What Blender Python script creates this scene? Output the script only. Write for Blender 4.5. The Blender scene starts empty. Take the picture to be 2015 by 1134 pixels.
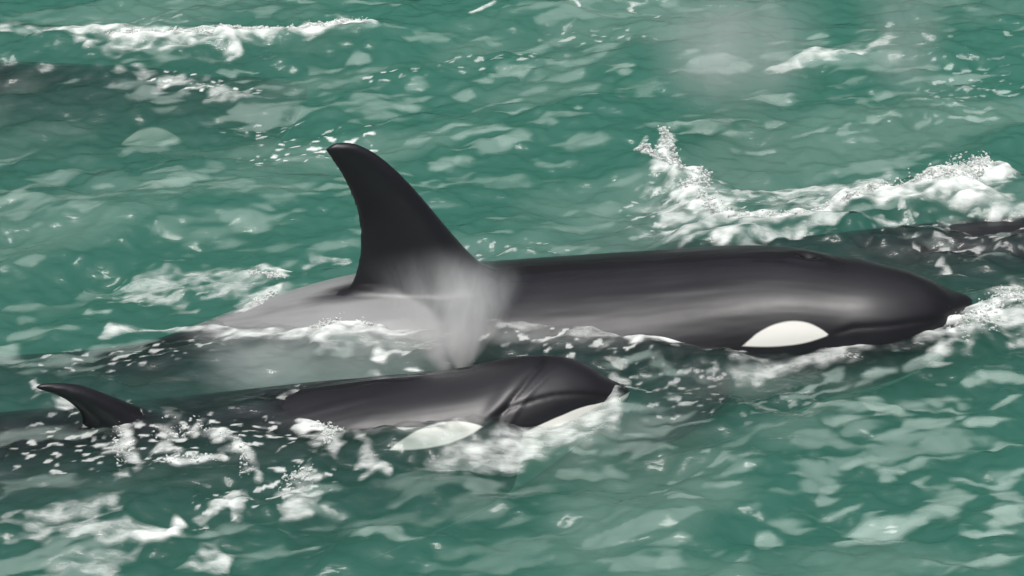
import bpy, bmesh, math, random
import numpy as np
from mathutils import Vector, Matrix, noise as mnoise

# ------------------------------------------------------------------ camera, world, sun, exposure
PITCH = math.radians(28.0); DIST = 16.0; FW = 4.6
SP, CP = math.sin(PITCH), math.cos(PITCH)
F = 2015 * DIST / FW                      # focal length in photo pixels
CAM = np.array([0.0, -DIST * CP, DIST * SP])
sc = bpy.context.scene
cd = bpy.data.cameras.new('camera'); cam = bpy.data.objects.new('camera', cd)
sc.collection.objects.link(cam)
cam.location = CAM; cam.rotation_euler = (math.radians(90) - PITCH, 0, 0)
cd.lens = 36 * DIST / FW; cd.sensor_width = 36; cd.clip_start = 0.5; cd.clip_end = 5000
sc.camera = cam

SUN_EL, SUN_AZ = math.radians(72), math.radians(190)     # azimuth clockwise from +y (away from camera)
w = bpy.data.worlds.new('World'); sc.world = w; w.use_nodes = True
nt = w.node_tree; bg = nt.nodes['Background']
sky = nt.nodes.new('ShaderNodeTexSky'); sky.sky_type = 'NISHITA'; sky.sun_disc = False
sky.sun_elevation = SUN_EL; sky.sun_rotation = SUN_AZ
sky.air_density = 1.0; sky.dust_density = 6.0; sky.ozone_density = 1.0
hs = nt.nodes.new('ShaderNodeHueSaturation'); hs.inputs['Saturation'].default_value = 0.25
nt.links.new(sky.outputs[0], hs.inputs['Color']); # overcast: cloud is about three times as bright overhead as at the horizon
tcw = nt.nodes.new('ShaderNodeTexCoord'); sxw = nt.nodes.new('ShaderNodeSeparateXYZ'); nt.links.new(tcw.outputs['Generated'], sxw.inputs[0])
mrw = nt.nodes.new('ShaderNodeMapRange'); nt.links.new(sxw.outputs[2], mrw.inputs[0])
for i_, v_ in enumerate((0.42, 1.0, 0.20, 2.8)): mrw.inputs[i_ + 1].default_value = v_
vmw = nt.nodes.new('ShaderNodeVectorMath'); vmw.operation = 'SCALE'
nt.links.new(hs.outputs[0], vmw.inputs[0]); nt.links.new(mrw.outputs[0], vmw.inputs['Scale']); nt.links.new(vmw.outputs[0], bg.inputs[0])
bg.inputs[1].default_value = 0.08

sd = bpy.data.lights.new('sun', 'SUN'); sd.energy = 1.35; sd.angle = math.radians(22); sd.color = (1.0, 0.97, 0.93)
sun = bpy.data.objects.new('sun', sd); sc.collection.objects.link(sun)
sdir = Vector((math.sin(SUN_AZ) * math.cos(SUN_EL), math.cos(SUN_AZ) * math.cos(SUN_EL), math.sin(SUN_EL)))
sun.rotation_euler = sdir.to_track_quat('Z', 'Y').to_euler()
sun.location = sdir * 30

sc.view_settings.view_transform = 'Standard'; sc.view_settings.look = 'None'
sc.view_settings.exposure = 0.0; sc.view_settings.gamma = 1.0
sc.render.engine = 'CYCLES'
cy = sc.cycles
cy.max_bounces = 12; cy.diffuse_bounces = 3; cy.glossy_bounces = 3; cy.transmission_bounces = 4
cy.volume_bounces = 5; cy.transparent_max_bounces = 16; cy.volume_step_rate = 1.0
cy.use_denoising = True; cy.sample_clamp_indirect = 6.0
cy.caustics_reflective = False; cy.caustics_refractive = False

# ------------------------------------------------------------------ helpers
def px2w(px, py, h=0.0):
    """world point on the level z = h seen at a photo position"""
    d = np.array([(px - 1007.5) / F, 0, 0]) + np.array([0, SP, CP]) * (-(py - 567) / F) + np.array([0, CP, -SP])
    t = (h - CAM[2]) / d[2]
    return CAM + d * t

def link(o):
    sc.collection.objects.link(o); return o

def mesh_obj(name, verts, faces, mat, smooth=True, parent=None):
    me = bpy.data.meshes.new(name)
    verts = np.asarray(verts, dtype=np.float32); faces = np.asarray(faces, dtype=np.int32)
    me.vertices.add(len(verts)); me.vertices.foreach_set('co', verts.ravel())
    n, k = faces.shape
    me.loops.add(n * k); me.loops.foreach_set('vertex_index', faces.ravel())
    me.polygons.add(n); me.polygons.foreach_set('loop_start', np.arange(0, n * k, k, dtype=np.int32))
    me.polygons.foreach_set('loop_total', np.full(n, k, dtype=np.int32))
    me.update(calc_edges=True)
    if smooth: me.polygons.foreach_set('use_smooth', np.ones(n, dtype=bool))
    me.materials.append(mat)
    o = link(bpy.data.objects.new(name, me))
    if parent: o.parent = parent
    return o

def attr(me, name, vals):
    a = me.attributes.new(name, 'FLOAT', 'POINT'); a.data.foreach_set('value', np.asarray(vals, dtype=np.float32))

def sstep(a, b, x):
    t = np.clip((x - a) / (b - a), 0, 1); return t * t * (3 - 2 * t)

def smooth_interp(xs, ys, x):
    """monotone-ish cubic (Catmull-Rom) interpolation with linear ends"""
    xs = np.asarray(xs, float); ys = np.asarray(ys, float)
    m = np.gradient(ys, xs)
    x = np.asarray(x, float); i = np.clip(np.searchsorted(xs, x) - 1, 0, len(xs) - 2)
    h = xs[i + 1] - xs[i]; t = (x - xs[i]) / h; tc = np.clip(t, 0, 1)
    r = (2*tc**3 - 3*tc**2 + 1) * ys[i] + (tc**3 - 2*tc**2 + tc) * h * m[i] + (-2*tc**3 + 3*tc**2) * ys[i+1] + (tc**3 - tc**2) * h * m[i+1]
    return r + np.where(t > 1, (t - 1) * h * m[i+1], 0) + np.where(t < 0, t * h * m[i], 0)

# periodic random fields on a tile, sampled anywhere
N, TILE = 1024, 8.0
KX = np.fft.fftfreq(N, TILE / N) * 2 * np.pi
kx, ky = np.meshgrid(KX, KX)               # [iy, ix]
def tile_field(seed, spec):
    rng = np.random.default_rng(seed)
    f = np.fft.fft2(rng.standard_normal((N, N))) * np.sqrt(spec)
    f = np.real(np.fft.ifft2(f)); f -= f.mean(); return f / f.std()
def sample(tile, x, y):
    u = (x / TILE * N) % N; v = (y / TILE * N) % N
    i = np.floor(u).astype(int); j = np.floor(v).astype(int); a = u - i; b = v - j
    i1 = (i + 1) % N; j1 = (j + 1) % N; i %= N; j %= N
    return (tile[j, i] * (1 - a) + tile[j, i1] * a) * (1 - b) + (tile[j1, i] * (1 - a) + tile[j1, i1] * a) * b
def wave_spec(L, wind_deg, p=2, cut=0.02, beta=4.0):
    k = np.hypot(kx, ky); k[0, 0] = 1e9
    c, s = math.cos(math.radians(wind_deg)), math.sin(math.radians(wind_deg))
    d = np.abs((kx * c + ky * s) / k)
    k0 = 2 * math.pi / L
    return np.exp(-(k0 / k) ** 2) / k ** beta * (d ** p + 0.03) * np.exp(-(k * cut) ** 2)
def noise_spec(L, ax=1.0, deg=0.0, beta=3.0, cut=0.006):
    """blobs of size L, stretched ax times along the direction deg"""
    c, s = math.cos(math.radians(deg)), math.sin(math.radians(deg))
    k = np.hypot((kx * c + ky * s) * ax, (-kx * s + ky * c)); k[0, 0] = 1e9
    k0 = 2 * math.pi / L
    return np.exp(-(k0 / k) ** 2 * 0.5) / k ** beta * np.exp(-(k * cut) ** 2)

# ------------------------------------------------------------------ materials
def new_mat(name):
    m = bpy.data.materials.new(name); m.use_nodes = True
    t = m.node_tree; t.nodes.clear()
    out = t.nodes.new('ShaderNodeOutputMaterial'); return m, t, out
def node(t, typ, **kw):
    n = t.nodes.new(typ)
    for k, v in kw.items():
        if k.startswith('i_'): n.inputs[k[2:].replace('_', ' ')].default_value = v
        else: setattr(n, k, v)
    return n
def math_n(t, op, a, b=None, clamp=False):
    n = t.nodes.new('ShaderNodeMath'); n.operation = op; n.use_clamp = clamp
    for i, v in enumerate((a, b)):
        if v is None: continue
        if isinstance(v, (int, float)): n.inputs[i].default_value = v
        else: t.links.new(v, n.inputs[i])
    return n.outputs[0]
def ramp_n(t, v, a, b, c=0.0, d=1.0, smooth=True):
    n = t.nodes.new('ShaderNodeMapRange'); n.interpolation_type = 'SMOOTHSTEP' if smooth else 'LINEAR'
    t.links.new(v, n.inputs[0])
    for i, q in enumerate((a, b, c, d)): n.inputs[i + 1].default_value = q
    return n.outputs[0]
def mixc(t, f, a, b):
    n = t.nodes.new('ShaderNodeMix'); n.data_type = 'RGBA'
    for s, v in ((n.inputs[0], f), (n.inputs[6], a), (n.inputs[7], b)):
        if isinstance(v, bpy.types.NodeSocket): t.links.new(v, s)
        else: s.default_value = v if isinstance(v, float) else (*v, 1)
    return n.outputs[2]

def water_material():
    m, t, out = new_mat('turbid_green_water')
    geo = node(t, 'ShaderNodeNewGeometry')
    foam = node(t, 'ShaderNodeAttribute', attribute_name='foam')  # foam cover, with the painted glints in it
    # fine ripples
    mp = node(t, 'ShaderNodeMapping'); t.links.new(geo.outputs['Position'], mp.inputs[0])
    mp.inputs['Rotation'].default_value = (0, 0, math.radians(-18)); mp.inputs['Scale'].default_value = (0.45, 1, 1)
    n1 = node(t, 'ShaderNodeTexNoise', i_Scale=22.0, i_Detail=3.0, i_Roughness=0.5); t.links.new(mp.outputs[0], n1.inputs['Vector'])
    bp = node(t, 'ShaderNodeBump', i_Strength=0.4, i_Distance=0.02); t.links.new(n1.outputs[0], bp.inputs['Height'])
    fr = node(t, 'ShaderNodeFresnel', i_IOR=1.33); t.links.new(bp.outputs[0], fr.inputs['Normal'])
    gl = node(t, 'ShaderNodeBsdfGlossy'); gl.inputs['Roughness'].default_value = 0.07
    t.links.new(bp.outputs[0], gl.inputs['Normal'])
    tr = node(t, 'ShaderNodeBsdfTransparent')
    mx = node(t, 'ShaderNodeMixShader'); t.links.new(fr.outputs[0], mx.inputs[0]); t.links.new(tr.outputs[0], mx.inputs[1]); t.links.new(gl.outputs[0], mx.inputs[2])
    # foam: bubbles and painted glints, ragged at small scale
    n2 = node(t, 'ShaderNodeTexNoise', i_Scale=60.0, i_Detail=4.0, i_Roughness=0.6); t.links.new(mp.outputs[0], n2.inputs['Vector'])
    nf = math_n(t, 'MULTIPLY', math_n(t, 'SUBTRACT', n2.outputs[0], 0.5), 0.6)
    ff = math_n(t, 'ADD', foam.outputs['Fac'], math_n(t, 'MULTIPLY', nf, ramp_n(t, foam.outputs['Fac'], 0.0, 0.25)))
    fac = ramp_n(t, ff, 0.02, 1.18, 0.0, 0.97, False)
    bp2 = node(t, 'ShaderNodeBump', i_Strength=0.25, i_Distance=0.02); t.links.new(n2.outputs[0], bp2.inputs['Height'])
    df = node(t, 'ShaderNodeBsdfDiffuse'); df.inputs['Color'].default_value = (0.86, 0.9, 0.88, 1); t.links.new(bp2.outputs[0], df.inputs['Normal'])
    m2 = node(t, 'ShaderNodeMixShader'); t.links.new(fac, m2.inputs[0]); t.links.new(mx.outputs[0], m2.inputs[1]); t.links.new(df.outputs[0], m2.inputs[2])
    # sky sheen painted as smooth pale green colour over the water
    sheen = node(t, 'ShaderNodeAttribute', attribute_name='sky_sheen')
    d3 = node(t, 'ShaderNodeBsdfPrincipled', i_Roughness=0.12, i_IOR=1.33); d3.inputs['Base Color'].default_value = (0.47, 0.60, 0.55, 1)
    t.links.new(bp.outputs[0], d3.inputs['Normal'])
    m3 = node(t, 'ShaderNodeMixShader'); t.links.new(sheen.outputs['Fac'], m3.inputs[0]); t.links.new(mx.outputs[0], m3.inputs[1]); t.links.new(d3.outputs[0], m3.inputs[2])
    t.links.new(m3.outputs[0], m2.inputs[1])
    t.links.new(m2.outputs[0], out.inputs['Surface'])
    col = (0.18, 0.52, 0.43, 1)
    vs = node(t, 'ShaderNodeVolumeScatter', i_Density=1.4, i_Anisotropy=0.0); vs.inputs['Color'].default_value = col
    va = node(t, 'ShaderNodeVolumeAbsorption', i_Density=1.4); va.inputs['Color'].default_value = col
    ad = node(t, 'ShaderNodeAddShader'); t.links.new(vs.outputs[0], ad.inputs[0]); t.links.new(va.outputs[0], ad.inputs[1])
    t.links.new(ad.outputs[0], out.inputs['Volume'])
    return m

def skin_material():
    m, t, out = new_mat('wet_orca_skin')
    p = node(t, 'ShaderNodeBsdfPrincipled')
    def at(n): return node(t, 'ShaderNodeAttribute', attribute_name=n).outputs['Fac']
    tc = node(t, 'ShaderNodeTexCoord')
    n1 = node(t, 'ShaderNodeTexNoise', i_Scale=3.0, i_Detail=5.0, i_Roughness=0.6); t.links.new(tc.outputs['Object'], n1.inputs['Vector'])
    mp = node(t, 'ShaderNodeMapping'); t.links.new(tc.outputs['Object'], mp.inputs[0]); mp.inputs['Scale'].default_value = (0.15, 1, 1)
    n2 = node(t, 'ShaderNodeTexNoise', i_Scale=30.0, i_Detail=3.0); t.links.new(mp.outputs[0], n2.inputs['Vector'])
    black = mixc(t, n1.outputs[0], (0.008, 0.0082, 0.0108), (0.016, 0.016, 0.021))
    sad = mixc(t, n1.outputs[0], (0.21, 0.215, 0.22), (0.31, 0.315, 0.32))
    jit = math_n(t, 'MULTIPLY', math_n(t, 'SUBTRACT', n2.outputs[0], 0.5), 0.03)
    ms = ramp_n(t, math_n(t, 'ADD', at('saddle'), jit), -0.03, 0.03)
    mw = ramp_n(t, math_n(t, 'ADD', at('white'), math_n(t, 'MULTIPLY', jit, 0.2)), -0.006, 0.006)
    c = mixc(t, ms, black, sad); c = mixc(t, mw, c, (0.80, 0.79, 0.75))
    c = mixc(t, at('dark'), c, (0.004, 0.004, 0.004))
    t.links.new(c, p.inputs['Base Color'])
    geo = node(t, 'ShaderNodeNewGeometry'); sz = node(t, 'ShaderNodeSeparateXYZ'); t.links.new(geo.outputs['Position'], sz.inputs[0])
    t.links.new(ramp_n(t, sz.outputs[2], -.03, .01, 1.10, 1.48), p.inputs['IOR'])     # skin under water hardly reflects
    r = ramp_n(t, n1.outputs[0], 0.3, 0.7, 0.34, 0.42); r = math_n(t, 'MULTIPLY', r, math_n(t, 'SUBTRACT', 1.0, math_n(t, 'MULTIPLY', at('wet'), .7))); t.links.new(r, p.inputs['Roughness'])
    n3 = node(t, 'ShaderNodeTexNoise', i_Scale=9.0, i_Detail=4.0, i_Roughness=0.55); t.links.new(mp.outputs[0], n3.inputs['Vector'])
    t.links.new(ramp_n(t, n3.outputs[0], .5, .68, 0.0, .30), p.inputs['Coat Weight']); p.inputs['Coat Roughness'].default_value = 0.1; p.inputs['Coat IOR'].default_value = 1.33
    bc = node(t, 'ShaderNodeBump', i_Strength=0.25, i_Distance=0.03); t.links.new(n3.outputs[0], bc.inputs['Height']); t.links.new(bc.outputs[0], p.inputs['Coat Normal'])
    bp = node(t, 'ShaderNodeBump', i_Strength=0.015, i_Distance=0.01); t.links.new(n2.outputs[0], bp.inputs['Height'])
    t.links.new(bp.outputs[0], p.inputs['Normal'])
    t.links.new(p.outputs[0], out.inputs['Surface'])
    return m

def spray_material():
    m, t, out = new_mat('white_spray')
    df = node(t, 'ShaderNodeBsdfDiffuse'); df.inputs['Color'].default_value = (0.9, 0.92, 0.91, 1)
    tl = node(t, 'ShaderNodeBsdfTranslucent'); tl.inputs['Color'].default_value = (0.9, 0.92, 0.91, 1)
    mx = node(t, 'ShaderNodeMixShader'); mx.inputs[0].default_value = 0.5
    t.links.new(df.outputs[0], mx.inputs[1]); t.links.new(tl.outputs[0], mx.inputs[2]); t.links.new(mx.outputs[0], out.inputs['Surface'])
    return m

def hill_material():
    m, t, out = new_mat('forested_hillside')
    p = node(t, 'ShaderNodeBsdfPrincipled', i_Roughness=0.9)
    n1 = node(t, 'ShaderNodeTexNoise', i_Scale=0.03, i_Detail=6.0)
    geo = node(t, 'ShaderNodeNewGeometry'); t.links.new(geo.outputs['Position'], n1.inputs['Vector'])
    c = mixc(t, n1.outputs[0], (0.015, 0.022, 0.014), (0.05, 0.05, 0.04)); t.links.new(c, p.inputs['Base Color'])
    t.links.new(p.outputs[0], out.inputs['Surface']); return m

M_WATER, M_SKIN, M_SPRAY, M_HILL = water_material(), skin_material(), spray_material(), hill_material()

# ------------------------------------------------------------------ foam, painted sky sheen and glints, and swell layout on the water
def dist_poly(X, Y, pts, sy):
    """distance to a polyline with y counted sy times, and the position 0..1 along it"""
    best = np.full(X.shape, 1e9); along = np.zeros(X.shape)
    P = np.array(pts); P[:, 1] *= sy; YY = Y * sy
    seg = np.hypot(*(P[1:] - P[:-1]).T); tot = max(seg.sum(), 1e-9); acc = 0
    for a, b, L in zip(P[:-1], P[1:], seg):
        d = b - a; tt = np.clip(((X - a[0]) * d[0] + (YY - a[1]) * d[1]) / max(L * L, 1e-12), 0, 1)
        dd = np.hypot(X - a[0] - tt * d[0], YY - a[1] - tt * d[1])
        k = dd < best; best = np.where(k, dd, best); along = np.where(k, (acc + tt * L) / tot, along); acc += L
    return best, along
K = 438.0                                  # photo pixels in one metre at the middle
# strong whitewater: points, half-width px, strength, raggedness, lift m
WHITE = [
 ([(60,78),(130,92),(185,96)], 13, .75, .9, .02), ([(205,96),(300,88),(370,93),(430,94)], 20, 1.15, .6, .05),
 ([(420,92),(560,80)], 10, .9, .7, .04), ([(585,80),(650,66),(690,58),(722,72)], 14, 1.15, .6, .05),
 ([(0,70),(60,78)], 8, .6, 1, .01),
 ([(1255,305),(1290,330),(1345,345)], 9, 1.1, .8, .05), ([(1300,275),(1325,300),(1335,335)], 13, 1.0, .9, .05),
 ([(1385,330),(1375,365),(1335,375)], 15, 1.25, .7, .06), ([(1370,380),(1410,430),(1440,470)], 40, .8, .9, .03),
 ([(1300,400),(1330,450),(1400,470)], 30, .5, 1.2, .0), ([(1390,465),(1480,462),(1570,450),(1700,418)], 12, 1.05, .7, .03),
 ([(1700,412),(1800,400),(1900,398),(1940,365)], 20, 1.25, .5, .07), ([(1850,395),(1920,352),(1935,345)], 14, 1.2, .6, .06),
 ([(1640,428),(1760,412),(1880,412),(1960,418),(2030,432)], 8, .6, 1.4, .01), ([(1700,470),(1800,462),(1900,470)], 4, .4, 1.8, 0), ([(1850,500),(1950,488),(2030,486)], 4, .45, 1.8, 0), ([(1480,490),(1600,470),(1700,452)], 7, .5, 1.6, 0), ([(1460,395),(1560,365),(1700,372),(1740,352)], 16, .65, 1.1, .03), ([(1560,385),(1700,395)], 26, .4, 1.2, .0),
 ([(1840,676),(1900,662),(1960,625),(1990,600),(2060,640)], 22, 1.0, .8, .04), ([(1850,640),(2015,650)], 18, .7, 1, .02),
 ([(1855,545),(1890,555)], 8, .6, 1, .01),
 ([(1440,738),(1560,708),(1700,688),(1800,662),(1880,640)], 6, .6, .5, .004), ([(1480,722),(1620,702),(1720,686)], 9, .32, .9, 0),
 ([(990,628),(1080,630),(1150,642),(1240,676),(1340,692),(1480,697)], 7, .75, 1.3, .015),
 ([(1000,650),(1100,655),(1200,680)], 14, .35, 1.4, 0),
 ([(600,668),(640,655),(690,632),(730,650)], 14, 1.05, .6, .05), ([(440,668),(600,664),(740,662),(900,655),(990,640)], 8, .7, 1.1, .01),
 ([(220,640),(300,640),(350,650),(440,660)], 10, .75, .9, .02), ([(640,680),(760,690),(890,680)], 22, .3, 1.4, 0), ([(800,872),(890,858),(965,836)], 5, .5, 1.6, 0), ([(830,890),(930,868)], 4, .45, 1.6, 0),
 ([(490,533),(530,540),(555,550)], 9, 1.1, .7, .04), ([(280,545),(380,535),(500,560)], 20, .45, 1.3, .01), ([(490,605),(545,575)], 10, .8, .9, .02),
 ([(600,520),(700,516)], 8, .65, .9, .01), ([(380,560),(560,590)], 22, .35, 1.3, 0),
 ([(870,905),(960,893),(1060,864),(1140,844),(1218,818)], 19, .75, .35, .005), ([(950,900),(1100,850),(1220,830)], 16, .38, .6, 0),
 ([(615,845),(650,838),(675,848)], 10, 1.1, .7, .03), ([(650,850),(650,890),(640,910)], 11, .5, 1.3, .01),
 ([(232,842),(232,880),(240,918)], 13, .75, 1.1, .02), ([(325,845),(335,900)], 16, .42, 1.5, .01), ([(390,850),(405,855)], 9, .7, 1, .01),
 ([(320,922),(380,918),(425,912)], 6, 1.0, .8, .02), ([(435,872),(468,868),(482,900),(484,945)], 11, .8, .9, .03),
 ([(465,975),(465,1010)], 8, .8, 1.2, .01), ([(380,1020),(420,990),(445,975)], 9, .7, 1.1, .01), ([(195,950),(215,948)], 8, .8, .9, .01),
 ([(545,975),(600,938)], 10, .7, 1.2, .01), ([(570,1000),(620,980)], 8, .6, 1.2, .01), ([(700,930),(740,925)], 6, .8, 1, .01), ([(700,870),(720,920)], 12, .45, 1.1, .01),
 ([(40,1042),(150,1032),(240,1040)], 12, .42, 1.4, .01), ([(235,1045),(290,1062),(332,1030)], 10, 1.15, .6, .03), ([(150,1025),(215,1010)], 14, .45, 1, 0),
 ([(370,1085),(430,1095),(490,1105)], 12, .58, 1.2, .01), ([(130,1110),(220,1100)], 14, .3, 1.4, 0),
 ([(60,790),(110,790),(150,800)], 7, .75, 1.1, .01), ([(70,795),(80,755)], 6, .5, 1, .02),
 ([(1190,755),(1215,770),(1212,800)], 8, .45, 1.3, .02),
 ([(545,790),(600,775),(740,745)], 5, .5, 1.5, .005), ([(720,715),(780,720),(830,728)], 6, .8, 1.4, .01), ([(880,730),(910,726)], 7, .9, 1, .01),
 ([(200,150),(330,160),(470,185)], 13, .36, 1.8, .005), ([(400,190),(520,180)], 8, .3, 1.8, .0),
 ([(1545,148),(1590,120),(1625,118)], 12, .75, .9, .02), ([(1630,118),(1690,102),(1735,84)], 9, .6, .8, .01), ([(1760,80),(1790,92)], 5, .6, .8, .01),
 ([(935,28),(985,15)], 4, .7, 1, .01), ([(1085,2),(1115,12),(1135,24)], 3, .85, .7, .01), ([(1235,5),(1250,22),(1285,28)], 4, .85, .7, .01), ([(1110,66),(1140,48)], 4, .7, .8, .01),
]
# soft sky reflections painted as pale patches: x, y, rx, ry, tilt, strength
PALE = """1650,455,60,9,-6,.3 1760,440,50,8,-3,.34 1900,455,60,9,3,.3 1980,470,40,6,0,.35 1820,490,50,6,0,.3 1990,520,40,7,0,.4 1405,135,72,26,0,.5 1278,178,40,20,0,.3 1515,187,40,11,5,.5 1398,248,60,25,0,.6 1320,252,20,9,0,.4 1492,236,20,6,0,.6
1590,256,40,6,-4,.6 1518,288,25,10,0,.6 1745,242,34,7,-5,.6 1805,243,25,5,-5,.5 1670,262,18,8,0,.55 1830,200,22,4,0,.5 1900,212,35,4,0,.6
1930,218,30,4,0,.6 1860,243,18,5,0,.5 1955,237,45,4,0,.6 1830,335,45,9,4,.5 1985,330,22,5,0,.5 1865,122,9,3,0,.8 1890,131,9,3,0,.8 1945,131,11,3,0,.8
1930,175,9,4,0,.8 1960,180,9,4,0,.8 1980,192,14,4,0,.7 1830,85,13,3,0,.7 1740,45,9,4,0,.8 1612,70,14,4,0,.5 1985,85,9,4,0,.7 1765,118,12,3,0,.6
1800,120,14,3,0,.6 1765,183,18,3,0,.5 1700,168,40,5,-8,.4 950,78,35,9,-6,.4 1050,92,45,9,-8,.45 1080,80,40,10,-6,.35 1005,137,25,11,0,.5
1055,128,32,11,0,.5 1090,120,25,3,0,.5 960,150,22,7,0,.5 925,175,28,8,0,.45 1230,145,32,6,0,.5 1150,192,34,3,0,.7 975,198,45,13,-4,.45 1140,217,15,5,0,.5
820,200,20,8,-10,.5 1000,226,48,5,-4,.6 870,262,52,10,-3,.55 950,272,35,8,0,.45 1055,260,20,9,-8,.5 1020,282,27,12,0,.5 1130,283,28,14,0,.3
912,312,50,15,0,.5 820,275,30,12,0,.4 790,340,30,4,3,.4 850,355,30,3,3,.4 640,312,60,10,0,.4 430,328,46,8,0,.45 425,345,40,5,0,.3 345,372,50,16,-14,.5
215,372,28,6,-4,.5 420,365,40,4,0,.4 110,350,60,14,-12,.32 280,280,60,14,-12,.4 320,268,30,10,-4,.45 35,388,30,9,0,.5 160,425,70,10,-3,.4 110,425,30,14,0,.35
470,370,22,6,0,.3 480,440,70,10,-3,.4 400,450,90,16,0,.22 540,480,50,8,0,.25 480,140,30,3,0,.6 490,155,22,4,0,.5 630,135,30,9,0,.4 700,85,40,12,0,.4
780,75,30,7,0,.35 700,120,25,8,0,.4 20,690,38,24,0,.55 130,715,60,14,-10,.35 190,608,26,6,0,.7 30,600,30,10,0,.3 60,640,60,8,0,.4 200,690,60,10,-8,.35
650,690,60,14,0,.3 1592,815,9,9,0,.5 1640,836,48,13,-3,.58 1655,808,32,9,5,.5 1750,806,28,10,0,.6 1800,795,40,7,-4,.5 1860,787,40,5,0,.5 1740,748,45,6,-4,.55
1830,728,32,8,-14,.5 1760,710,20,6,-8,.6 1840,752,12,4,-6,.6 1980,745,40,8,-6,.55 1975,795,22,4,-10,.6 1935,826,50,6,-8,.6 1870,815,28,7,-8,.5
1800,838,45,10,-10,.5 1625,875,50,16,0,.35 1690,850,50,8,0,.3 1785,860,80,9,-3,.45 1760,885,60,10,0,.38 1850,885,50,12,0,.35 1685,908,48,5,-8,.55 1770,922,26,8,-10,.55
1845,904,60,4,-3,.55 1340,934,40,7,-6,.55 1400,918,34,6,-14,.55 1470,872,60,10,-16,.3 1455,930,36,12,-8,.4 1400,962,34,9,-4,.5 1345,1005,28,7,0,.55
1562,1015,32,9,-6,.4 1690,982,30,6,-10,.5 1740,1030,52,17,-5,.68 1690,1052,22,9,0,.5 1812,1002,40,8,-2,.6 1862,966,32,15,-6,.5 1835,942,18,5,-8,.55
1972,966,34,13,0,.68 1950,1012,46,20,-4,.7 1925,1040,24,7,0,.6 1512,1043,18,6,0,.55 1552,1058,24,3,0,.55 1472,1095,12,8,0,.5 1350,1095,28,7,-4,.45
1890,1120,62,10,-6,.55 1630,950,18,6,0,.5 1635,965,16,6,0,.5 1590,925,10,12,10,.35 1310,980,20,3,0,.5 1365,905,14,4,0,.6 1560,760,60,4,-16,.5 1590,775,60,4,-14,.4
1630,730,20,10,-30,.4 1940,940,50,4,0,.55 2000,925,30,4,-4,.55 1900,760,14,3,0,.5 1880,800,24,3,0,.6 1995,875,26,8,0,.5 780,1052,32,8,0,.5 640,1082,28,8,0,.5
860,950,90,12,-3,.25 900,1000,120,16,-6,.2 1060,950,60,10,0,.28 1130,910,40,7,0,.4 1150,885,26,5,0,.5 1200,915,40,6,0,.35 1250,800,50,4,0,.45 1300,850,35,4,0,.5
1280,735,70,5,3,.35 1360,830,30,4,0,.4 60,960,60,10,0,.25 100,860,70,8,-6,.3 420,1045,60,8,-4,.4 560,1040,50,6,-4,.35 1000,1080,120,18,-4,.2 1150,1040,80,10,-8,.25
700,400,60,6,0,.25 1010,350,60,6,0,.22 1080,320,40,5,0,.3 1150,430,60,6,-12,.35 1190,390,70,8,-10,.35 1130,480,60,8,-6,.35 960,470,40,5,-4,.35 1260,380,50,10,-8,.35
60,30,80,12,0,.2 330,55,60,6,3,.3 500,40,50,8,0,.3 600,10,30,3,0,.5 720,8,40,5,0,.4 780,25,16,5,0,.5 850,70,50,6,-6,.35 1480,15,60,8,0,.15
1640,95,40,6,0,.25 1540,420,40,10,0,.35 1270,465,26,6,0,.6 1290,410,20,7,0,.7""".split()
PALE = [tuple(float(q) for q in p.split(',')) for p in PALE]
# glints painted as white specks in the foam cover: centre, size, tilt, strength
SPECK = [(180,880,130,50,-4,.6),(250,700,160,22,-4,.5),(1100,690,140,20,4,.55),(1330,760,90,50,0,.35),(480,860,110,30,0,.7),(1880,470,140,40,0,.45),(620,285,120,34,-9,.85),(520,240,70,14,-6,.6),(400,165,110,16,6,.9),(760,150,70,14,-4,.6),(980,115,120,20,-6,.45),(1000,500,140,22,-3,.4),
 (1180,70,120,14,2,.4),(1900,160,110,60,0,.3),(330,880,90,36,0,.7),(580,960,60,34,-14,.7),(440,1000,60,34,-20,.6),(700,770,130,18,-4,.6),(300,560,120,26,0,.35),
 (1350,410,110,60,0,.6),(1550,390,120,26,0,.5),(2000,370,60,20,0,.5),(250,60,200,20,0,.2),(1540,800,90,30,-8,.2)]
# smooth rises and hollows of the surface: points, half-width m, height m
SWELL = [
 ([(0,95),(200,100),(430,98),(725,80)], .22, .07), ([(1400,478),(1600,455),(1800,415),(1960,375)], .22, .08), ([(1260,320),(1400,380)], .18, .05),
 ([(1880,660),(1960,620),(2080,640)], .22, .06), ([(440,700),(700,700),(980,680),(1150,680)], .20, .035), ([(1000,655),(1200,690),(1400,720)], .12, .03),
 ([(1500,490),(1900,480),(2100,470)], .28, .045), ([(780,885),(870,872),(960,850)], .13, .075), ([(1300,712),(1450,716),(1640,702),(1760,678)], .10, .04), ([(1150,760),(1215,775)], .10, .03), ([(500,800),(300,830)], .2, .02),
]
CALM = [([(100,690),(500,640),(900,625),(1300,610),(1800,600)], .42), ([(50,880),(500,830),(800,810),(1100,760)], .34)]

T_SWELL = tile_field(11, wave_spec(1.5, 108, 3, .03, 4.4))
T_CHOP = tile_field(12, wave_spec(.45, 100, 2, .012, 3.8))
T_CHOP2 = tile_field(13, wave_spec(.25, 70, 1, .010, 3.6))
T_RAG = tile_field(21, noise_spec(.16, 1.7, 18, 3.0, .010))
T_FINE = tile_field(22, noise_spec(.06, 1.5, 18, 3.0, .008))
T_PATCH = tile_field(23, noise_spec(.45, 1.9, 20, 4.0))
T_STREAK = tile_field(25, noise_spec(.10, 4.0, 14, 3.0, .008))
T_SPK = tile_field(24, noise_spec(.045, 2.0, 16, 2.8, .005))

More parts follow.
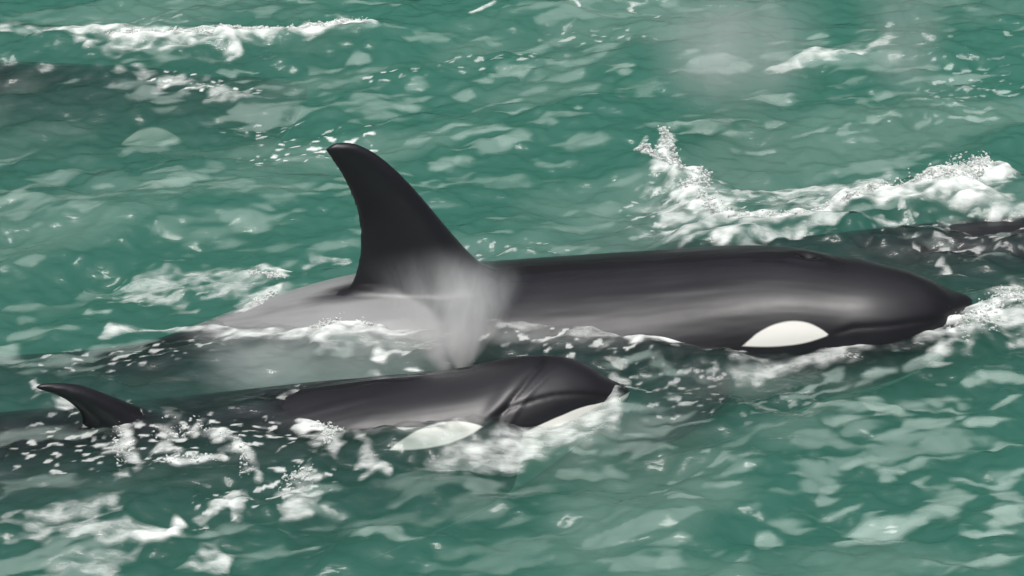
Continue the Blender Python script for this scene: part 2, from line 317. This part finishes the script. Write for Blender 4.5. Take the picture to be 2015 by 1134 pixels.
def water_fields(X, Y):
    """height, foam cover with painted glints, and painted sky sheen at any place on the water"""
    core = np.exp(-np.maximum(0, (np.hypot(X, Y) - 8) / 40))
    rag = sample(T_RAG, X, Y); fine = sample(T_FINE, X + 3.1, Y + 1.7); spk = sample(T_SPK, X, Y + 2.2)
    warpx = X + .035 * sample(T_PATCH, X + 1, Y + 5) + .012 * rag; warpy = Y + .028 * sample(T_PATCH, X + 4, Y + 2) + .012 * rag
    streak = sample(T_STREAK, X, Y)
    c, s = math.cos(.4), math.sin(.4)
    h = .020 * sample(T_SWELL, X, Y) + .0105 * sample(T_CHOP, X, Y) + .0045 * sample(T_CHOP2, X * c + Y * s, Y * c - X * s)
    near = (np.abs(X) < 4.5) & (np.abs(Y) < 7)
    calm = np.zeros(X.shape)
    for pts, wd in CALM:
        d, _ = dist_poly(X, Y, [px2w(*p)[:2] for p in pts], 1.0); calm = np.maximum(calm, np.exp(-(d / wd) ** 2))
    h *= 1 - .40 * calm
    foam = np.zeros(X.shape); sheen = np.zeros(X.shape)
    for pts, wd, st, rg, lift in WHITE:
        P = [px2w(*p)[:2] for p in pts]; wm = wd / K
        d, a = dist_poly(warpx, warpy, P, SP)
        env = 1 - d / wm
        v = sstep(-.9, .9, env + rg * .55 * rag * .7 + rg * .35 * fine * .6) * np.exp(-np.maximum(0, d / wm - .8) ** 2 * .7)
        v *= sstep(-.02, .12, a) * .3 + .7
        foam = np.maximum(foam, st * v * (.72 + .16 * rag * rg + .16 * fine))
        if lift: h = h + lift * .38 * np.exp(-(d / (wm * 1.5)) ** 2) * np.clip(.8 + .07 * fine + .25 * rag, 0, 1.6)
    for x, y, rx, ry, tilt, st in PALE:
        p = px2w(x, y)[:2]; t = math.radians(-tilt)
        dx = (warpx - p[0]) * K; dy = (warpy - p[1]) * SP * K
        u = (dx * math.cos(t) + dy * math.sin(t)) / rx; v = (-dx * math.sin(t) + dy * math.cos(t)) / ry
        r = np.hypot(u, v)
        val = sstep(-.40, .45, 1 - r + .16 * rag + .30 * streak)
        sheen = np.maximum(sheen, st * .68 * val * (.88 + .12 * streak))
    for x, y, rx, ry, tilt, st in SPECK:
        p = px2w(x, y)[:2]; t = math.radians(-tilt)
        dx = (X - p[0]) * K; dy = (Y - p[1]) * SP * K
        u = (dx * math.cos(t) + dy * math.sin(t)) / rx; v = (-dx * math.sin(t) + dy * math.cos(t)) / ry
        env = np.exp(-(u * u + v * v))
        foam = np.maximum(foam, st * sstep(1.35, 2.1, spk + .9 * env) * sstep(.05, .4, env))  # painted glints, added to the foam cover
    # thin streaks everywhere but over the awash back at the right
    pc = px2w(1780, 490)[:2]; quiet = sstep(.5, 1.3, np.hypot((X - pc[0]) / .75, (Y - pc[1]) / .35))
    for pts, wd in CALM:
        d, _ = dist_poly(X, Y, [px2w(*p)[:2] for p in pts], 1.0); quiet = quiet * sstep(wd * .8, wd * 1.6, d)
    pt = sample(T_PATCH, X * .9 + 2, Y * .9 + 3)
    sheen = np.maximum(sheen, .24 * quiet * sstep(.9, 1.9, pt + .15 * rag + .5 * streak))
    sheen = np.maximum(sheen, .12 * quiet * sstep(-.2, 1.6, sample(T_PATCH, X * .45 + 5, Y * .45 + 1)))
    for pts, wd, hh in SWELL:
        d, a = dist_poly(X, Y, [px2w(*p)[:2] for p in pts], 1.0); h = h + hh * np.exp(-(d / wd) ** 2)
    h = h + .020 * sample(T_CHOP, X + 2, Y + 1) * np.exp(-(np.hypot((X - pc[0]) / .9, (Y - pc[1]) / .35)) ** 2)
    return h * core, np.clip(foam, 0, 1.3), np.clip(sheen, 0, .8)

def graded(a, b, step, far, ratio=1.35):
    mid = list(np.arange(a, b + step * .5, step)); lo, hi = [], []
    s, x = step, a
    while x > -far: s = s * ratio; x -= s; lo.append(x)
    s, x = step, mid[-1]
    while x < far: s = s * ratio; x += s; hi.append(x)
    return np.array(lo[::-1] + mid + hi)
xs = graded(-3.1, 3.1, .0075, 1500); ys = graded(-3.3, 4.3, .0125, 1500)
GX, GY = np.meshgrid(xs, ys)
H, FOAM_AND_GLINTS, SHEEN = water_fields(GX, GY)
ny, nx = GX.shape
verts = np.stack([GX, GY, H], -1).reshape(-1, 3)
idx = np.arange(nx * ny).reshape(ny, nx)
quads = np.stack([idx[:-1, :-1], idx[:-1, 1:], idx[1:, 1:], idx[1:, :-1]], -1).reshape(-1, 4)
# skirt and floor close the body of water
rim = np.concatenate([idx[0, :], idx[1:, -1], idx[-1, -2::-1], idx[-2:0:-1, 0]])
low = verts[rim].copy(); low[:, 2] = -6.0; base = len(verts)
k = np.arange(len(rim)); k2 = (k + 1) % len(rim)
side = np.stack([rim[k2], rim[k], base + k, base + k2], -1)
cen = base + len(rim)
verts = np.vstack([verts, low, [[0, 0, -6.0]]])
kk = np.arange(0, len(rim) - len(rim) % 2, 2)
floor = np.stack([base + kk, np.full(len(kk), cen), base + (kk + 2) % len(rim), base + (kk + 1) % len(rim)], -1)
water = mesh_obj('water', verts, np.vstack([quads, side, floor]), M_WATER)
fo = np.zeros(len(verts)); fo[:base] = FOAM_AND_GLINTS.ravel(); attr(water.data, 'foam', fo); fo[:base] = SHEEN.ravel(); attr(water.data, 'sky_sheen', fo)
water['kind'] = 'structure'

# far shore: a ring of steep forested hills round the inlet
rr = []; nA, nR = 240, 8
for j in range(nR + 1):
    for i in range(nA):
        a = 2 * math.pi * i / nA; r = 500 + 30 * j
        hz = (mnoise.fractal(Vector((math.cos(a) * 3, math.sin(a) * 3, j * .15)), 1.0, 2.0, 5) * .35 + 1) * (330 + 190 * math.sin(a)) * (j / nR) ** .7
        rr.append((r * math.cos(a), r * math.sin(a), -8 + hz))
hf = [(j * nA + i, j * nA + (i + 1) % nA, (j + 1) * nA + (i + 1) % nA, (j + 1) * nA + i) for j in range(nR) for i in range(nA)]
hills = mesh_obj('hills', rr, hf, M_HILL); hills['kind'] = 'structure'

# ------------------------------------------------------------------ orcas
#        s     half-width  top    bottom
PROF = [(.000, .012, -.035, -.055), (.012, .034, -.016, -.070), (.04, .062, .006, -.090), (.075, .095, .040, -.115), (.13, .150, .115, -.150),
        (.20, .200, .185, -.180), (.30, .25, .240, -.220), (.42, .295, .280, -.260), (.58, .33, .305, -.310), (.80, .385, .355, -.370),
        (1.1, .44, .405, -.430), (1.5, .49, .455, -.480), (2.0, .52, .49, -.52), (2.5, .515, .49, -.52), (3.0, .46, .45, -.47), (3.5, .36, .37, -.38),
        (4.0, .25, .29, -.29), (4.5, .15, .21, -.20), (5.0, .085, .12, -.115), (5.35, .05, .06, -.055), (5.5, .03, .02, -.02)]
PR = np.array(PROF)
def prof(s):
    return [np.interp(s, PR[:, 0], PR[:, i]) if False else smooth_interp(PR[:, 0], PR[:, i], s) for i in (1, 2, 3)]

FIN_TALL = dict(lead=[(1.96,.46),(2.09,.535),(2.19,.64),(2.32,.80),(2.46,.98),(2.57,1.11),(2.66,1.19),(2.74,1.215)],
                trail=[(2.82,.40),(2.73,.50),(2.69,.62),(2.675,.76),(2.69,.90),(2.725,1.03),(2.765,1.13),(2.795,1.19)])
FIN_LOW = dict(lead=[(1.82,.45),(1.94,.52),(2.06,.60),(2.18,.68),(2.30,.75),(2.40,.79),(2.48,.805),(2.52,.80)],
               trail=[(2.44,.42),(2.37,.48),(2.33,.55),(2.34,.62),(2.38,.68),(2.44,.735),(2.50,.765),(2.54,.785)])

def ring_surface(rings):
    """closed skin through a list of equal rings"""
    m = len(rings[0]); v = [p for r in rings for p in r]; f = []
    for j in range(len(rings) - 1):
        for i in range(m):
            f.append((j*m+i, j*m+(i+1) % m, (j+1)*m+(i+1) % m, (j+1)*m+i))
    v.append(tuple(np.mean(rings[0], 0))); v.append(tuple(np.mean(rings[-1], 0)))
    a, b = len(v) - 2, len(v) - 1; L = (len(rings) - 1) * m
    for i in range(m):
        f.append((a, (i+1) % m, i)); f.append((b, L+i, L+(i+1) % m))
    return v, f

def orca_rest_mesh(fin, flip):
    bm = bmesh.new()
    def add(v, f):
        vs = [bm.verts.new(p) for p in v]
        for q in f: bm.faces.new([vs[i] for i in q])
    # body
    S = np.concatenate([[.0, .004, .012, .025], np.arange(.04, 5.5, .03), [5.5]])
    hw, zt, zb = prof(S); R = []
    for s, a, t, b in zip(S, hw, zt, zb):
        c = (t + b) / 2; hh = (t - b) / 2; ring = []
        for i in range(64):
            th = 2 * math.pi * i / 64; e = 0.94
            ring.append((-s, a * math.copysign(abs(math.cos(th)) ** e, math.cos(th)), c + hh * math.copysign(abs(math.sin(th)) ** e, math.sin(th))))
        R.append(ring)
    add(*ring_surface(R))
    # dorsal fin: foil sections from leading to trailing edge
    L = np.array(fin['lead']); T = np.array(fin['trail']); R = []
    for q in np.linspace(0, 1, 24):
        l = [smooth_interp(np.linspace(0, 1, len(L)), L[:, i], q) for i in (0, 1)]
        t = [smooth_interp(np.linspace(0, 1, len(T)), T[:, i], q) for i in (0, 1)]
        ch = math.hypot(t[0]-l[0], t[1]-l[1]); th = max(.011, .072 * (1 - q) ** 1.0 + .016 + .15 * math.exp(-q * 8)) * min(1, ch / .12 + .25)
        ring = []
        for i in range(28):
            a = 2 * math.pi * i / 28; u = .5 - .5 * math.cos(a)
            wd = th * (math.sin(a) * (1.15 - .55 * u)) + (.006 if math.sin(a) > 0 else -.006) * abs(math.sin(a)) ** .3
            ring.append((-(l[0] + (t[0]-l[0]) * u), wd, l[1] + (t[1]-l[1]) * u))
        R.append(ring)
    add(*ring_surface(R))
    # flippers: rounded paddles, and flukes
    def blade(outline, thick, place):
        R = []
        for q in np.linspace(0, 1, 20):
            c0, c1, w0 = [np.interp(q, [o[0] for o in outline], [o[i] for o in outline]) for i in (1, 2, 3)]
            ring = []
            for i in range(20):
                a = 2 * math.pi * i / 20; u = .5 - .5 * math.cos(a)
                ring.append(place(w0, c0 + (c1 - c0) * u, (thick * (1 - q) + .018) * math.sin(a)))
            R.append(ring)
        add(*ring_surface(R))
    for sd_ in (-1, 1):
        out = [(0, 1.18, 1.50, 0), (.2, 1.16, 1.56, .16), (.45, 1.20, 1.66, .33), (.7, 1.30, 1.72, .50), (.88, 1.42, 1.74, .62), (.97, 1.52, 1.72, .67), (1, 1.58, 1.68, .69)]
        blade(out, .045, lambda wv, s, th, sd_=sd_: (-(s - flip * 1.6 * (.6 + wv * .8)), sd_ * (.34 + wv * (.74 + flip * 1.3)), -.12 + flip + wv * .03 + th))
        out = [(0, 5.05, 5.50, 0), (.3, 5.12, 5.48, .22), (.6, 5.24, 5.50, .44), (.85, 5.38, 5.56, .62), (1, 5.54, 5.60, .72)]
        blade(out, .035, lambda wv, s, th, sd_=sd_: (-s, sd_ * wv, th))
    me = bpy.data.meshes.new('rest'); bmesh.ops.recalc_face_normals(bm, faces=bm.faces); bm.to_mesh(me); bm.free()
    tmp = link(bpy.data.objects.new('rest', me))
    rm = tmp.modifiers.new('r', 'REMESH'); rm.mode = 'VOXEL'; rm.voxel_size = .0125; rm.adaptivity = 0
    sm = tmp.modifiers.new('s', 'SMOOTH'); sm.factor = .5; sm.iterations = 14
    dg = bpy.context.evaluated_depsgraph_get(); out = bpy.data.meshes.new_from_object(tmp.evaluated_get(dg))
    bpy.data.objects.remove(tmp); return out

def make_orca(label, tip_px, ctrl, fin, roll=((0, 0), (5.5, 0)), crease=False, tip_z=0.0, marked=True, blow=.70, girth=1.0, eye_a=.34, lip=.35, chin=0.0, flip=0.0, group='orcas swimming in a tight pod', size=1.0):
    """ctrl rows: distance from snout s, photo row of the back's outline, height of the body axis"""
    me = orca_rest_mesh(fin, flip); n = len(me.vertices)
    co = np.empty(n * 3, np.float32); me.vertices.foreach_get('co', co); co = co.reshape(-1, 3).astype(float)
    s, y, z = -co[:, 0], co[:, 1].copy(), co[:, 2].copy()
    hw, zt, zb = prof(np.clip(s, 0, 5.5)); zc = (zt + zb) / 2; hh = (zt - zb) / 2
    ang = np.degrees(np.arctan2((z - zc) / np.maximum(hh, .02), np.abs(y) / np.maximum(hw, .02)))   # 0 at the flank, 90 on the back
    # --- markings as signed distances in metres
    arc = np.radians(ang) * (hw + hh) / 2
    ec, ea = .775, eye_a                                    # eye patch: drop with pointed ends
    u = np.clip((s - ec) / .170, -1.3, 1.3); u = np.where(u < 0, u * .95, u); top = .074 * np.clip(1 - np.abs(u) ** 2.1, -1, 1) * (1 - .22 * u); mid = ea * .44 + .012 * u
    dtop = (mid + top) - arc; dbot = arc - (mid - .40 * top)
    eye = np.minimum(dtop, dbot)
    belly = -38 + chin * sstep(1.1, .6, s) - ang - 14 * np.sin(np.clip((s - .6) / 1.0, 0, 1) * math.pi) - 60 * sstep(3.4, 4.0, s) + 26 * np.exp(-((s - 2.9) / .5) ** 2)
    if not marked: belly = np.minimum(belly, -60 + 62 * sstep(.62, .45, s) - ang)
    belly = np.where((s > 4.1) | ((s > 1.9) & (not marked)), -1, np.radians(belly) * .35)
    flip = (np.abs(y) > hw + .03) | (s > 4.9)
    white = np.maximum(eye, np.where(flip, -1, belly))
    front = 2.34 + .35 * np.clip((ang - 52) / 35, 0, 1) ** 2.2 + .25 * np.clip((22 - ang) / 30, 0, 2) ** 1.6
    saddle = np.minimum(s - front, np.radians(84 + 40 * sstep(2.75, 3.0, s) - ang) * .5)
    saddle = np.minimum(saddle, (3.40 - s) * .25); saddle = np.minimum(saddle, np.radians(ang + 22) * .45)
    saddle = np.minimum(saddle, (zt + .015 - z) * 1.0); saddle = np.minimum(saddle, (np.hypot((s - 2.39) / .50, y / .10) - 1) * .09)
    if not marked: saddle[:] = -1
    # --- mouth groove, blowhole
    mouth_a = np.interp(s, [0, .04, .12, .3, .5, .6], [-6, 6, 18, 27, 29, 24])
    dm = np.abs(arc - np.radians(mouth_a) * (hw + hh) / 2)
    mask = sstep(.60, .54, s) * (s > .004) * lip
    g = np.exp(-(dm / .010) ** 2) * mask
    dark = .9 * np.exp(-(dm / .011) ** 2) * mask
    lipn = np.exp(-((arc - np.radians(mouth_a) * (hw + hh) / 2 - .03) / .022) ** 2) * mask
    ln = np.hypot(y, z - zc) + 1e-6; ny_, nz_ = y / ln, (z - zc) / ln
    off = -.010 * g + .003 * lipn
    bd = np.hypot((s - blow) / 1.3, (y - .055) / .9); onb = z > zc
    off += onb * (-.022 * np.exp(-(bd / .022) ** 2) + .003 * np.exp(-((bd - .055) / .025) ** 2))
    dark = np.maximum(dark, onb * np.exp(-(bd / .028) ** 4))
    if crease:
        cs = np.interp(ang, [-10, 10, 25, 45, 65, 90], [.66, .60, .52, .40, .32, .29]); dc = s - cs
        m2 = sstep(-25, 0, ang) * (y < .02)
        off += m2 * (-.008 * np.exp(-(dc / .018) ** 2) + .007 * np.exp(-((dc - .06) / .05) ** 2) + .004 * np.exp(-((dc + .07) / .014) ** 2)); dark = np.maximum(dark, m2 * .6 * np.exp(-(dc / .012) ** 2))
    # soft folds of blubber and old scars
    q = sample(T_PATCH, s * .5, ang * .02); off += .0012 * q * sstep(.3, 1, s) * (z < zt + .03)
    y += off * ny_; z += off * nz_
    # --- pose along the spine
    C = np.array([(c[0], c[1], c[2]) for c in ctrl], float)
    tip = px2w(tip_px[0], tip_px[1], tip_z)
    sy = []
    for cs_, row, zz in C:
        w_, t_, b_ = [float(v) for v in prof(cs_)]
        R_ = girth * (t_ - b_) / 2; cz = zz + girth * (t_ + b_) / 2
        col = tip_px[0] - cs_ * K
        sy.append(px2w(col, row, cz + R_ * CP)[1] - R_ * SP)
    sp = np.concatenate([[0], C[:, 0]]); Yp = np.concatenate([[tip[1]], sy]); Zp = np.concatenate([[tip_z + .045], C[:, 2]])
    ss = np.linspace(-.1, 6.0, 400); YY = smooth_interp(sp, Yp, ss); ZZ = smooth_interp(sp, Zp, ss)
    ker = np.ones(25) / 25
    YY = np.convolve(np.pad(YY, 12, 'edge'), ker, 'valid'); ZZ = np.convolve(np.pad(ZZ, 12, 'edge'), ker, 'valid')
    dY = np.gradient(YY, ss); dZ = np.gradient(ZZ, ss)
    Yv, Zv = np.interp(s, ss, YY), np.interp(s, ss, ZZ); dy, dz = np.interp(s, ss, dY), np.interp(s, ss, dZ)
    T = np.stack([np.ones(n), -dy, -dz], -1); T /= np.linalg.norm(T, axis=1)[:, None]     # towards the snout
    Sd = np.cross(np.array([0, 0, 1.0]), T); Sd /= np.linalg.norm(Sd, axis=1)[:, None]; Up = np.cross(T, Sd)
    ro = np.radians(np.interp(s, [r[0] for r in roll], [r[1] for r in roll]))[:, None]    # positive: back leans to the camera
    S2 = Sd * np.cos(ro) + Up * np.sin(ro); U2 = -Sd * np.sin(ro) + Up * np.cos(ro)
    y = y * girth; z = z * girth
    P = np.stack([tip[0] - s, Yv, Zv], -1) + S2 * y[:, None] + U2 * z[:, None]
    o = bpy.data.objects.new('orca', me); link(o); me.name = 'orca'
    org = np.array([tip[0] - 2.5, float(np.interp(2.5, ss, YY)), float(np.interp(2.5, ss, ZZ))])
    me.vertices.foreach_set('co', (P - org).astype(np.float32).ravel()); o.location = org
    me.polygons.foreach_set('use_smooth', np.ones(len(me.polygons), dtype=bool))
    wet = sstep(80, 86, ang + 2.5 * sample(T_PATCH, s * .6, 3.0)) * sstep(.45, .7, s) * sstep(2.2, 1.9, s); attr(me, 'wet', wet)
    me.materials.clear(); me.materials.append(M_SKIN)
    attr(me, 'white', white); attr(me, 'saddle', saddle); attr(me, 'dark', dark); me.update()
    o['label'] = label; o['category'] = 'orca'; o['group'] = group
    return o

make_orca('large orca across the middle with tall dorsal fin and white eye patch above water', (1910, 590),
    [(.3, 528, .0), (.8, 487, -.06), (1.4, 497, -.23), (2.08, 518, -.37), (2.76, 548, -.40), (3.0, 580, -.415), (3.2, 612, -.42), (3.5, 660, -.38), (4.1, 692, -.42), (5.5, 680, -.46)], FIN_TALL, tip_z=.05, flip=.145)
make_orca('orca surfacing in front with its low wet fin lying sideways and head creased', (1236, 770),
    [(.3, 694, -.05), (.73, 727, -.20), (1.19, 746, -.33), (1.64, 772, -.42), (2.12, 798, -.47), (2.6, 815, -.45), (3.2, 845, -.42), (4.2, 880, -.37), (5.5, 900, -.4)], FIN_LOW,
    roll=((0, -12), (1.0, -16), (2.0, 8), (3, 12), (5.5, 10)), crease=True, tip_z=-.01, blow=.60, girth=.9, eye_a=.31, lip=.45, chin=42.0, marked=False)
make_orca('submerged orca passing behind the large one, dark back awash under breaking foam', (3330, 395),
    [(.3, 380, -.3), (.8, 380, -.4), (1.5, 370, -.46), (2.2, 372, -.48), (2.9, 408, -.55), (3.4, 422, -.45), (4.0, 444, -.34), (4.5, 466, -.32), (5.5, 490, -.62)], FIN_TALL, tip_z=-.2, marked=False, girth=1.25)
make_orca('fully submerged orca at far left beneath the long foam crest, pale eye patch showing through', (600, 165),
    [(.3, 150, -.44), (.8, 132, -.49), (1.4, 122, -.52), (2.2, 118, -.56), (3.2, 122, -.5), (4.2, 140, -.4), (5.5, 150, -.35)], FIN_LOW,
    roll=((0, -14), (1.5, -14), (5.5, -5)), tip_z=-.36, eye_a=.12)

# ------------------------------------------------------------------ splashes: torn water and droplets
def water_z(x, y):
    j = min(max(np.searchsorted(ys, y), 0), ny - 1); i = min(max(np.searchsorted(xs, x), 0), nx - 1); return H[j, i]
ico = bmesh.new(); bmesh.ops.create_icosphere(ico, subdivisions=1, radius=1.0)
ICV = np.array([v.co[:] for v in ico.verts]); ICF = np.array([[v.index for v in f.verts] for f in ico.faces]); ico.free()
def splash(name, label, paths, n, spread, height, size, seed, cat='splash'):
    rng = np.random.default_rng(seed); V, Fc = [], []; c = 0
    for k_ in range(n):
        pts, wt = paths[rng.integers(len(paths))]
        t = rng.random() * (len(pts) - 1); i = int(t); f = t - i
        p = np.array(pts[i]) * (1 - f) + np.array(pts[i + 1]) * f
        q = px2w(p[0], p[1])[:2] + rng.normal(0, 1, 2) * np.array([spread, spread * 1.2]) * wt
        tall = np.exp(-rng.random() * 3); z = rng.random() ** 2.0 * height * wt * tall
        r = size * (rng.random() ** 2 * 1.2 + .25) * (1 - .55 * z / (height + 1e-6))
        sc_ = np.array([r * rng.uniform(.9, 3.2), r, r * rng.uniform(.6, 1.6)])
        rot = np.array(Matrix.Rotation(rng.uniform(-.9, .9), 3, 'Y') @ Matrix.Rotation(rng.uniform(-.5, .9), 3, 'Z'))
        v = (ICV * (1 + rng.normal(0, .16, (len(ICV), 1)))) * sc_ @ rot.T
        V.append(v + np.array([q[0], q[1], water_z(*q) + z])); Fc.append(ICF + c); c += len(v)
    V = np.vstack(V); Fc = np.vstack(Fc); org = V.mean(0)
    o = mesh_obj(name, V - org, Fc, M_SPRAY); o.location = org
    o['kind'] = 'stuff'; o['label'] = label; o['category'] = cat; return o

splash('splash', 'tall white splash peaks thrown up behind the large orca', [([(1255,305),(1290,328),(1345,345)], .6), ([(1305,275),(1330,335)], .7), ([(1390,335),(1378,372),(1345,372)], 1.0), ([(1380,390),(1420,450)], 1.0)], 1100, .016, .13, .0045, 1)
splash('splash', 'bright breaking foam over the submerged back at upper right', [([(1700,412),(1800,400),(1900,396),(1945,355)], .8), ([(1860,390),(1935,345)], 1.0), ([(1440,465),(1600,448),(1700,418)], .4)], 1200, .018, .11, .0045, 2)
splash('splash', 'white crest of foam along the wave at upper left', [([(210,92),(300,86),(420,92)], .7), ([(590,78),(650,64),(690,56),(722,70)], .7), ([(430,90),(580,78)], .3)], 900, .015, .05, .0045, 3)
splash('splash', 'white water breaking ahead of the snout of the large orca', [([(1880,672),(1940,655),(1975,605),(2040,620)], 1.0)], 600, .03, .07, .004, 4)
splash('splash', 'small white curl of foam against the grey saddle patch', [([(610,665),(650,650),(692,628),(725,650)], .6)], 500, .02, .06, .0036, 5)
splash('splash', 'clump of white foam beside the flank of the front orca', [([(615,845),(650,836),(675,848)], .5), ([(650,850),(645,890)], .5)], 400, .02, .05, .0036, 6)
splash('splash', 'scattered droplets trailing off the back of the front orca', [([(232,842),(240,918)], .8), ([(320,860),(400,850)], 1.3), ([(320,922),(425,912)], .5), ([(440,870),(482,900),(484,945)], .7), ([(560,960),(600,938)], .9)], 500, .025, .04, .0036, 7)
splash('splash', 'little white splash behind the tail end of the large orca', [([(490,533),(530,540),(555,550)], .6), ([(500,600),(545,575)], .6)], 400, .02, .05, .0036, 8)

# ------------------------------------------------------------------ blow: drifting mist of breath
def mist(name, label, root_px, root_z, top_px, y_shift, r0, r1, dens, seed, lean_soft=1.0, col=(.93, .93, .96)):
    a = px2w(*root_px, root_z)
    # top end stands over the same distance from the camera, y_shift further
    yv = a[1] + y_shift; d = np.array([(top_px[0] - 1007.5) / F, 0, 0]) + np.array([0, SP, CP]) * (-(top_px[1] - 567) / F) + np.array([0, CP, -SP])
    b = CAM + d * ((yv - CAM[1]) / d[1])
    ax = Vector(b - a); L = ax.length; R = []
    for j in range(13):
        u = j / 12; r = (r0 + (r1 - r0) * u ** .8) * (1 if j < 12 else .8)
        R.append([(r * math.cos(2*math.pi*i/24), r * math.sin(2*math.pi*i/24), L * u) for i in range(24)])
    v, f = ring_surface(R)
    me = bpy.data.meshes.new(name); me.from_pydata([tuple(map(float, q)) for q in v], [], f)
    o = link(bpy.data.objects.new(name, me)); o.location = a; o.rotation_euler = ax.to_track_quat('Z', 'Y').to_euler()
    m, t, out = new_mat('breath_mist')
    tc = node(t, 'ShaderNodeTexCoord'); sx = node(t, 'ShaderNodeSeparateXYZ'); t.links.new(tc.outputs['Object'], sx.inputs[0])
    rr_ = math_n(t, 'SQRT', math_n(t, 'ADD', math_n(t, 'MULTIPLY', sx.outputs[0], sx.outputs[0]), math_n(t, 'MULTIPLY', sx.outputs[1], sx.outputs[1])))
    u = math_n(t, 'DIVIDE', sx.outputs[2], L, True)
    rc = math_n(t, 'ADD', math_n(t, 'MULTIPLY', math_n(t, 'POWER', u, .8), r1 - r0), r0)
    q = math_n(t, 'DIVIDE', rr_, rc)
    fall = ramp_n(t, q, .98, .15)
    ends = math_n(t, 'MULTIPLY', ramp_n(t, u, 1.0, .45), ramp_n(t, u, 0.0, .02 if r0 < .1 else .35))
    nz = node(t, 'ShaderNodeTexNoise', i_Scale=4.5 / max(r1, .2), i_Detail=6.0, i_Roughness=.6); nz.inputs['Distortion'].default_value = .8
    mp = node(t, 'ShaderNodeMapping'); mp.inputs['Location'].default_value = (seed, 0, 0); mp.inputs['Scale'].default_value = (1, 1, .45)
    t.links.new(tc.outputs['Object'], mp.inputs[0]); t.links.new(mp.outputs[0], nz.inputs['Vector'])
    nn = ramp_n(t, nz.outputs[0], .32, .68, .35, 1.5)
    near = ramp_n(t, u, 0.0, .5, 5.0, 1.0) if r0 < .1 else None
    dd = math_n(t, 'MULTIPLY', math_n(t, 'MULTIPLY', fall, ends), math_n(t, 'MULTIPLY', nn, dens))
    if near is not None: dd = math_n(t, 'MULTIPLY', dd, near)
    pv = node(t, 'ShaderNodeVolumeScatter', i_Anisotropy=0.2); pv.inputs['Color'].default_value = (*col, 1)
    t.links.new(dd, pv.inputs['Density']); t.links.new(pv.outputs[0], out.inputs['Volume'])
    me.materials.append(m)
    o['kind'] = 'stuff'; o['label'] = label; o['category'] = 'mist'; return o
mist('mist', 'white jet of breath rising from the blowhole of the front orca', (905, 733), .02, (945, 500), .15, .02, .29, 9.0, 3)
mist('mist', 'faint grey veil of breath drifting left over the saddle of the large orca', (880, 735), .02, (835, 480), .30, .03, .36, 3.2, 8)
mist('mist', 'broad pale haze of old breath hanging at the top right', (1450, 240), .1, (1440, -60), .3, .42, .62, 1.5, 12)
mist('mist', 'narrow faint column of mist right of the broad haze at the top', (1790, 210), .1, (1770, -60), .2, .20, .34, 1.5, 17)
